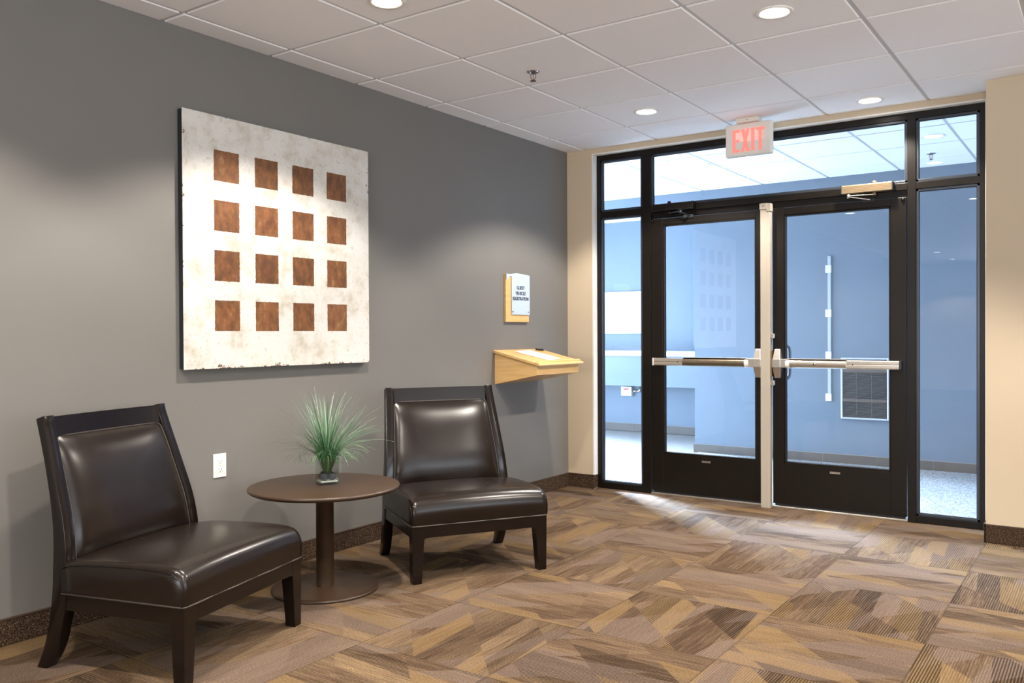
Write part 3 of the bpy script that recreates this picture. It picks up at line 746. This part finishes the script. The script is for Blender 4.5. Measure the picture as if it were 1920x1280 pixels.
# ------------------------------------------------------------------ CHAIRS
def make_chair(lab):
    r = thing('slipper_chair', (0, 0, 0), lab, 'chair', 'dark brown leather slipper chairs')
    W = .360
    # rear posts: leaning stile above the seat, sabre leg below
    prof = [(-.325, 0, -.281), (-.303, .045, -.248), (-.283, .10, -.222), (-.268, .16, -.205), (-.256, .228, -.190), (-.248, .30, -.185), (-.246, .371, -.187), (-.250, .45, -.193), (-.260, .534, -.209), (-.279, .62, -.236), (-.306, .72, -.269), (-.336, .815, -.301), (-.367, .905, -.330)]
    raw = prof; prof = []
    for i in range(len(raw)-1):
        q0, q1, q2, q3 = raw[max(i-1, 0)], raw[i], raw[i+1], raw[min(i+2, len(raw)-1)]
        for k in range(4):
            f = k/4
            prof.append(tuple(.5*((2*b_)+(-a_+c_)*f+(2*a_-5*b_+4*c_-d_)*f*f+(-a_+3*b_-3*c_+d_)*f**3) for a_, b_, c_, d_ in zip(q0, q1, q2, q3)))
    prof.append(raw[-1])
    def half(z): return W - max(0, z-.36)*(W-.3165)/(.91-.36)
    for sg in (-1, 1):
        b = MB(); n = len(prof); vs = []
        for xr, z, xf in prof:
            wo = half(z); wi = wo-.047
            vs += [(xr, sg*wo, z), (xf, sg*wo, z+(.012 if z > .9 else 0)), (xf, sg*wi, z+(.012 if z > .9 else 0)), (xr, sg*wi, z)]
        fs = [(3, 2, 1, 0), ((n-1)*4, (n-1)*4+1, (n-1)*4+2, (n-1)*4+3)]
        for i in range(n-1):
            for k in range(4): fs.append((i*4+k, i*4+(k+1) % 4, (i+1)*4+(k+1) % 4, (i+1)*4+k))
        vv, ff = b._add(vs, fs, True)
        bmesh.ops.recalc_face_normals(b.bm, faces=ff)
        es = [e for e in b.bm.edges if len(e.link_faces) == 2 and e.calc_face_angle(0) > .6]
        bmesh.ops.bevel(b.bm, geom=es, offset=.0022, segments=2, profile=.5, affect='EDGES')
        leg_ = b.build('rear_leg', M['black_wood'], r); leg_.data.set_sharp_from_angle(angle=math.radians(28))
    # front legs: square, tapering on the inner sides
    for sg in (-1, 1):
        b = MB(); y0 = sg*.358; yt = sg*.292; yb0 = sg*.356; yb = sg*.311
        b.hexa([(.332, yb0, 0), (.332, yb, 0), (.286, yb, 0), (.286, yb0, 0), (.334, y0, .2785), (.334, yt, .2785), (.274, yt, .2785), (.274, y0, .2785)], .002)
        b.build('front_leg', M['black_wood'], r)
    # rails with a softly rounded knee into the legs
    def rail_poly(a0, a1):
        k = .022
        pts = [(a0, .2775), (a0, .198)]
        for q in range(7):
            t = PI/2*q/6; pts.append((a0+k*(1-math.cos(t))*.9+.0, .200+k*math.sin(t)))
        for q in range(7):
            t = PI/2*(1-q/6); pts.append((a1-k*(1-math.cos(t))*.9, .200+k*math.sin(t)))
        pts += [(a1, .198), (a1, .2775)]
        return pts
    b = MB(); b.prism(rail_poly(-.300, .300), .306, .3325, 'x', 0); 
    b.build('front_rail', M['black_wood'], r)
    for sg in (-1, 1):
        b = MB(); b.prism(rail_poly(-.215, .283), sg*.334, sg*.357, 'y', 0); b.build('side_rail', M['black_wood'], r)
    b = MB(); b.box((-.235, -.315, .222), (-.21, .315, .2775), .002); b.build('rear_rail', M['black_wood'], r)
    # top rail, gently bowed back
    b = MB(); N = 16; vs = []
    def bow(t): return -.014*(1-(2*t-1)**2)
    for i in range(N+1):
        t = i/N; y = -.272+.544*t; bx = bow(t)
        vs += [(-.314+bx, y, .836), (-.330+bx, y, .912-.0), (-.358+bx, y, .907), (-.342+bx, y, .832)]
    fs = [(0, 1, 2, 3), (N*4+3, N*4+2, N*4+1, N*4)]
    for i in range(N):
        for k in range(4): fs.append((i*4+k, i*4+(k+1) % 4, (i+1)*4+(k+1) % 4, (i+1)*4+k))
    vv, ff = b._add(vs, fs)
    bmesh.ops.recalc_face_normals(b.bm, faces=ff)
    es = [e for e in b.bm.edges if len(e.link_faces) == 2 and e.calc_face_angle(0) > .8]
    bmesh.ops.bevel(b.bm, geom=es, offset=.0022, segments=2, profile=.5, affect='EDGES')
    b.build('top_rail', M['black_wood'], r)
    # back cushion: pillowed panel set in the frame, plus upholstered rear
    zt, zb0 = .838, .385
    def bx(z):  # front plane of the frame at height z
        pts = [(q_[1], q_[2]) for q_ in prof if q_[1] > .36]
        for (z0, x0), (z1, x1) in zip(pts[:-1], pts[1:]):
            if z <= z1: return x0+(x1-x0)*(z-z0)/(z1-z0)
        return pts[-1][1]
    def back_fn(u, v, rear=False):
        z = zb0+(zt-zb0)*v; hw = half(z)-.049
        uu, vv_ = 2*u-1, 2*v-1
        # corner rounding
        cr = .0
        e = max(abs(uu), abs(vv_))
        bulge = (1-abs(uu)**3.2)*(1-abs(vv_)**3.6)
        bulge = max(0, bulge)**.55
        pull = .012*math.exp(-((1-abs(uu))**2+(1-vv_)**2)/.05)
        yy = uu*hw
        rc = .06
        if v > 1-rc and abs(uu) > 1-rc:
            dx_, dz_ = abs(uu)-(1-rc), v-(1-rc); m = math.hypot(dx_, dz_)
            mx_ = max(dx_, dz_)
            if m > 1e-9:
                sca = mx_/m
                yy = math.copysign((1-rc+dx_*sca)*hw, uu); z = zb0+(zt-zb0)*(1-rc+dz_*sca)
        wr = .0022*math.sin(uu*9+vv_*3)*math.exp(-((uu+.75)**2)/.06)*(1-v)
        x = bx(z) - .008 + .040*bulge - pull*.4 + wr + bow(u)*v
        return (x, yy, z) if not rear else (bx(z)-.045+bow(u)*v, yy, z)
    b = MB(); b.grid(lambda u, v: back_fn(u, v), 40, 40); b.grid(lambda u, v: back_fn(u, v, True), 20, 20)
    cu = b.build('back_cushion', M['leather'], r)
    b = MB()
    edge = [back_fn(0, v) for v in [i/30 for i in range(31)]] + [back_fn(u, 1) for u in [i/30 for i in range(1, 31)]] + [back_fn(1, 1-i/30) for i in range(1, 31)]
    b.tube([(p[0]+.003, p[1]*.996, p[2]-.001) for p in edge], .0032, 6); b.build('piping', M['piping'], cu)
    # seat cushion: boxed sides, waterfall front, low crown
    def outline(s):   # s 0..1 : rear bottom -> rear top -> crown -> front roll -> front bottom   (x,z)
        P = [(-.205, .283), (-.207, .33), (-.205, .372), (-.192, .390), (-.165, .398), (-.10, .406), (0, .411), (.10, .414), (.19, .4145), (.25, .412), (.285, .407), (.310, .398), (.328, .383), (.337, .363), (.341, .340), (.340, .31), (.3365, .283)]
        k = s*(len(P)-1); i = min(int(k), len(P)-2); f = k-i
        # catmull
        p0, p1, p2, p3 = P[max(i-1, 0)], P[i], P[i+1], P[min(i+2, len(P)-1)]
        return tuple(.5*((2*b_)+(-a_+c_)*f+(2*a_-5*b_+4*c_-d_)*f*f+(-a_+3*b_-3*c_+d_)*f**3) for a_, b_, c_, d_ in zip(p0, p1, p2, p3))
    def seat_fn(s, t):
        x, z = outline(s); w = 2*t-1
        cr = .016*(1-abs(w)**2.5)                # crown
        edge = max(0, (abs(w)-.955)/.045)
        drop = .013*edge**2
        top = max(0, min(1, (z-.283)/.12))
        inx = -.008*edge**2*(1 if x > .3 else 0)
        bulge_front = .006*math.sin(PI*min(1, max(0, (z-.283)/.13)))*(1-w*w) if x > .3 else 0
        y = w*.3625
        if abs(w) > .9999: y = math.copysign(.3605, w)
        return (x+inx+bulge_front, y, z+(cr-drop)*top)
    b = MB(); b.grid(seat_fn, 64, 48)
    # closed sides, slightly bulging
    for sg in (0, 1):
        ring = [seat_fn(i/64, sg) for i in range(65)]
        sgn = 1 if sg else -1
        c = (.06, sgn*.3655, .34)
        rows = 5; vs = []
        for q in range(rows+1):
            f = q/rows
            for p_ in ring:
                y = p_[1] + sgn*.0065*math.sin(f*PI/2)
                vs.append((p_[0]*(1-f)+c[0]*f, y, p_[2]*(1-f)+c[2]*f))
        m = 65; fs = [(q*m+i, q*m+i+1, (q+1)*m+i+1, (q+1)*m+i) for q in range(rows) for i in range(64)]
        fs += [(q*m+64, q*m, (q+1)*m, (q+1)*m+64) for q in range(rows)]
        b._add(vs, fs, True)
    b._add([(-.205, -.36, .283), (.336, -.36, .283), (.336, .36, .283), (-.205, .36, .283)], [(0, 1, 2, 3)])
    bmesh.ops.remove_doubles(b.bm, verts=b.bm.verts[:], dist=1e-5)
    st = b.build('seat_cushion', M['leather_worn'], r)
    for sgn in (-1, 1):
        b = MB(); ring = [seat_fn(.16+.84*i/50, 0 if sgn < 0 else 1) for i in range(51)]
        b.tube([(p_[0], p_[1]+sgn*.0016, p_[2]) for p_ in ring], .0020, 6)
        b.build('side_seam', M['leather'], st)
    b = MB(); k = .014; path = [(-.205, -.361, .2815), (.322, -.361, .2815)]
    for q in range(1, 6):
        a = PI/2*q/6; path.append((.322+k*math.sin(a), -.361+k*(1-math.cos(a)), .2815))
    path += [(.336, -.345, .2815)] + [(.336+.0022*math.sin(i), -.345+.69*i/20, .2815) for i in range(1, 20)] + [(.336, .345, .2815)]
    for q in range(1, 6):
        a = PI/2*q/6; path.append((.322+k*math.cos(a), .361-k*(1-math.sin(a)), .2815))
    path += [(.322, .361, .2815), (-.205, .361, .2815)]
    b.tube(path, .0032, 8); b.build('welt', M['piping'], st)
    return r
def copy_tree(o, parent=None):
    c = o.copy(); COL.objects.link(c)
    if parent: c.parent = parent
    for ch in list(o.children): copy_tree(ch, c)
    return c
ch = make_chair('dark leather slipper chair nearest the camera, left of the round table')
ch2 = copy_tree(ch)
ch.location = (.5493, -3.8745, 0); ch.rotation_euler = (0, 0, .2739)
ch2.location = (.7019, -2.2805, 0); ch2.rotation_euler = (0, 0, -.5667)
ch2['label'] = 'dark leather slipper chair right of the round table, below the wall desk'

# ------------------------------------------------------------------ TABLE
TC = (.475, -3.03)
tb = thing('side_table', (TC[0], TC[1], 0), 'round brown pedestal side table between the two leather chairs', 'table')
b = MB(); b.lathe([(0, .016), (.235, .016), (.247, .013), (.252, .008), (.252, .0), (0, 0)], n=96); b.build('base', M['table_brown'], tb)
b = MB(); b.lathe([(.042, .015), (.042, .474), (.10, .474), (.10, .478), (0, .478)], n=48); b.build('column', M['table_brown'], tb)
b = MB(); b.lathe([(0, .474), (.340, .474), (.350, .478), (.356, .484), (.357, .489), (.354, .4945), (.349, .4965), (0, .4965)], n=128); b.build('tabletop', M['table_brown'], tb)
for fc in tb.children[-1].data.polygons: pass

# ------------------------------------------------------------------ GRASS IN GLASS VASE
VC = (.455, -2.995); zt = .4965
pg = thing('potted_grass', (VC[0], VC[1], zt), 'artificial green grass in a clear square glass vase on the round table', 'plant', rz=math.radians(-27))
hw = .046; hh = .126; th_ = .004
b = MB()
def shell(b, w, z0, z1): b._add([(sx*w, sy*w, z) for z in (z0, z1) for sx, sy in ((-1, -1), (1, -1), (1, 1), (-1, 1))], [(0, 1, 5, 4), (1, 2, 6, 5), (2, 3, 7, 6), (3, 0, 4, 7)])
b.box((-hw, -hw, 0), (hw, hw, .009), .002)
for a, c in (((-hw, -hw, .009), (hw, -hw+th_, hh)), ((-hw, hw-th_, .009), (hw, hw, hh)), ((-hw, -hw+th_, .009), (-hw+th_, hw-th_, hh)), ((hw-th_, -hw+th_, .009), (hw, hw-th_, hh))): b.box(a, c, .0008, 1)
b.build('glass_vase', M['vase_glass'], pg)
b = MB(); b.box((-.041, -.041, .0092), (.041, .041, .017), .003); b.build('gravel', M['gravel'], pg)
for sx, sy, rr in ((-.020, -.019, .019), (.021, -.021, .0185), (.019, .021, .019), (-.021, .020, .019)):
    b = MB(); bmesh.ops.create_icosphere(b.bm, subdivisions=3, radius=rr, matrix=Matrix.Translation((sx, sy, .017+rr)) @ Matrix.Diagonal((1, 1.0, 1.05, 1)))
    for v in b.bm.verts: v.co += Vector((random.uniform(-1, 1), random.uniform(-1, 1), random.uniform(-1, 1)))*.0004
    for f in b.bm.faces: f.smooth = True
    b.build('stone', M['rock'], pg)
t = NT('grass_blade'); rnd = t.node('ShaderNodeNewGeometry').outputs['Random Per Island']
x, y, z = t.sep(t.coord())
tipf = t.math('MULTIPLY', t.math('SUBTRACT', z, .10), 3.4, clamp=True)
c1 = t.ramp(rnd, [(.0, (.006, .040, .010)), (.4, (.018, .090, .022)), (.7, (.05, .15, .045)), (1, (.14, .27, .10))])
c2 = t.ramp(rnd, [(.0, (.05, .15, .07)), (.5, (.14, .27, .15)), (1, (.40, .56, .42))])
M['grass'] = t.P(color=t.mix(tipf, c1, c2), rough=.4, spec=.5)
b = MB(); rg = random.Random(11)
def blade(az, lean, length, droop, wdt, r0):
    n = 9; base_ = Vector((r0*math.cos(az+rg.uniform(-.6, .6)), r0*math.sin(az+rg.uniform(-.6, .6)), .050))
    dirh = Vector((math.cos(az), math.sin(az), 0)); ang = lean*.25
    pts = [base_]; p_ = base_.copy(); seg = length/n
    for i in range(n):
        tt = (i+1)/n
        ang = lean*min(1, .45+tt) if tt < .35 else ang + droop/n*1.6
        if p_.z < .125:   # stay inside the vase mouth
            k = .022/max(.001, .075); a2 = min(ang, .42)
            p_ = p_ + (dirh*math.sin(a2) + Vector((0, 0, 1))*math.cos(a2))*seg
        else:
            p_ = p_ + (dirh*math.sin(ang) + Vector((0, 0, 1))*math.cos(ang))*seg
        if p_.z < .012 and math.hypot(p_.x, p_.y) < .36: p_.z = .012
        pts.append(p_.copy())
    side = Vector((-dirh.y, dirh.x, 0)); vs = []
    for i, q in enumerate(pts):
        wv = wdt*(1-(i/n)**2.2*.85)
        vs += [q-side*wv, q+side*wv + Vector((0, 0, .0004))]
    b._add(vs, [(2*i, 2*i+1, 2*i+3, 2*i+2) for i in range(n)], True)
for i in range(460):
    az = rg.uniform(0, 2*PI); k = rg.random()
    if k < .45: blade(az, rg.uniform(.05, .75), rg.uniform(.24, .43), rg.uniform(0, .6), rg.uniform(.0011, .0020), rg.uniform(0, .014))
    elif k < .8: blade(az, rg.uniform(.6, 1.2), rg.uniform(.24, .38), rg.uniform(.3, 1.3), rg.uniform(.0010, .0018), rg.uniform(.004, .016))
    else: blade(az, rg.uniform(.9, 1.35), rg.uniform(.20, .33), rg.uniform(.9, 2.2), rg.uniform(.0010, .0017), rg.uniform(.006, .016))
gr = b.build('grass_blades', M['grass'], pg, recalc=False); gr['kind'] = 'stuff'

# ------------------------------------------------------------------ VESTIBULE FITTINGS
ht = thing('wall_heater', (1.715, 2.37, .68), 'recessed wall heater with dark louvred grille and pale metal frame, seen through the right door', 'heater')
def HB(a, c, bev, name, mat, par=None):
    b = MB(); b.box(a, c, bev); return b.build(name, mat, par or ht)
b = MB(); W2, Z0, Z1 = .207, -.262, .300
for a, c in (((-W2, -.022, Z0), (-W2+.016, -.0, Z1)), ((W2-.016, -.022, Z0), (W2, -.0, Z1)), ((-W2+.016, -.022, Z1-.016), (W2-.016, 0, Z1)), ((-W2+.016, -.026, Z0), (W2-.016, 0, Z0+.016))): b.box(a, c, .004)
b.build('heater_frame', M['heater_frame'], ht)
HB((-W2+.016, -.006, Z0+.016), (W2-.016, 0, Z1-.016), 0, 'backplate', M['slot'])
HB((-W2+.016, -.018, .165), (W2-.016, -.005, .255), .002, 'upper_band', M['heater_brown'])
HB((-W2+.016, -.018, -.105), (W2-.016, -.005, -.075), .002, 'middle_band', M['heater_brown'])
b = MB(); z = Z0+.022
while z < .162:
    if not (-.110 < z < -.073):
        b.hexa([(-W2+.016, -.017, z), (W2-.016, -.017, z), (W2-.016, -.006, z+.004), (-W2+.016, -.006, z+.004), (-W2+.016, -.017, z+.0018), (W2-.016, -.017, z+.0018), (W2-.016, -.006, z+.0058), (-W2+.016, -.006, z+.0058)])
    z += .0105
for x in (-.07, .06): b.box((x, -.0185, Z0+.02), (x+.003, -.0165, .162))
b.build('louvres', M['heater_grille'], ht)

rw = thing('wall_strip', (1.405, 2.37, .58), 'thin pale vertical strip with four clips on the slate wall, left of the heater', 'cable cover')  # pale upright strip with four clips, flat against the vestibule wall
b = MB(); b.box((-.014, -.018, 0), (.014, 0, 1.34), .002); b.build('strip_body', plain('strip_pale_blue_grey', (.42, .45, .48), .4), rw)
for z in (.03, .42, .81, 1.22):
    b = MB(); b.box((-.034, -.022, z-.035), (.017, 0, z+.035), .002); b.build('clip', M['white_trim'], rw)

ct = thing('wall_counter', (-1.4, 3.72, .58), 'slate blue wall-hung counter with white top edge beyond the left sidelight', 'counter')
b = MB(); b.box((-1.45, -.30, .0), (1.46, 0, .362)); b.build('counter_body', M['wall_blue'], ct)
b = MB(); b.box((-1.45, -.325, .362), (1.46, 0, .42), .003); b.build('countertop', M['counter_white'], ct)
nb = MB(); nb.box((-.715, -.028, -.26), (.715, 0, .26), .003); nb = nb.build('white_board', M['paper']); nb.location = (-1.735, 3.717, 1.47); tag(nb, 'blank cream-white board on the far wall beyond the left sidelight', 'board')
bx_ = thing('junction_box', (-1.383, 3.70, .497), 'small white wall box with red and pale printing, below the slate blue counter', 'junction box')
b = MB(); b.box((-.072, -.03, -.058), (.072, .02, .057), .004); b.build('box_cover', M['white_plastic'], bx_)
b = MB()
for q, (z, wd) in enumerate(((.038, .042), (.026, .030), (.016, .036))): b.box((-wd, -.0315, z-.004), (wd, -.0302, z+.004))
b.build('red_print', M['red_ink'], bx_)
b = MB()
for z in (-.006, -.018, -.03): b.box((-.045, -.0315, z-.002), (.045, -.0302, z+.002))
b.build('fine_print', plain('olive_ink', (.5, .5, .25), .7), bx_)
b = MB(); b.tube([(.072, -.008, .004), (.17, -.008, .004), (.175, -.008, .012), (.176, -.008, .06)], .011, 12); b.tube([(.085, -.008, .004), (.135, -.008, .004)], .0155, 12); b.build('conduit', M['steel'], bx_)
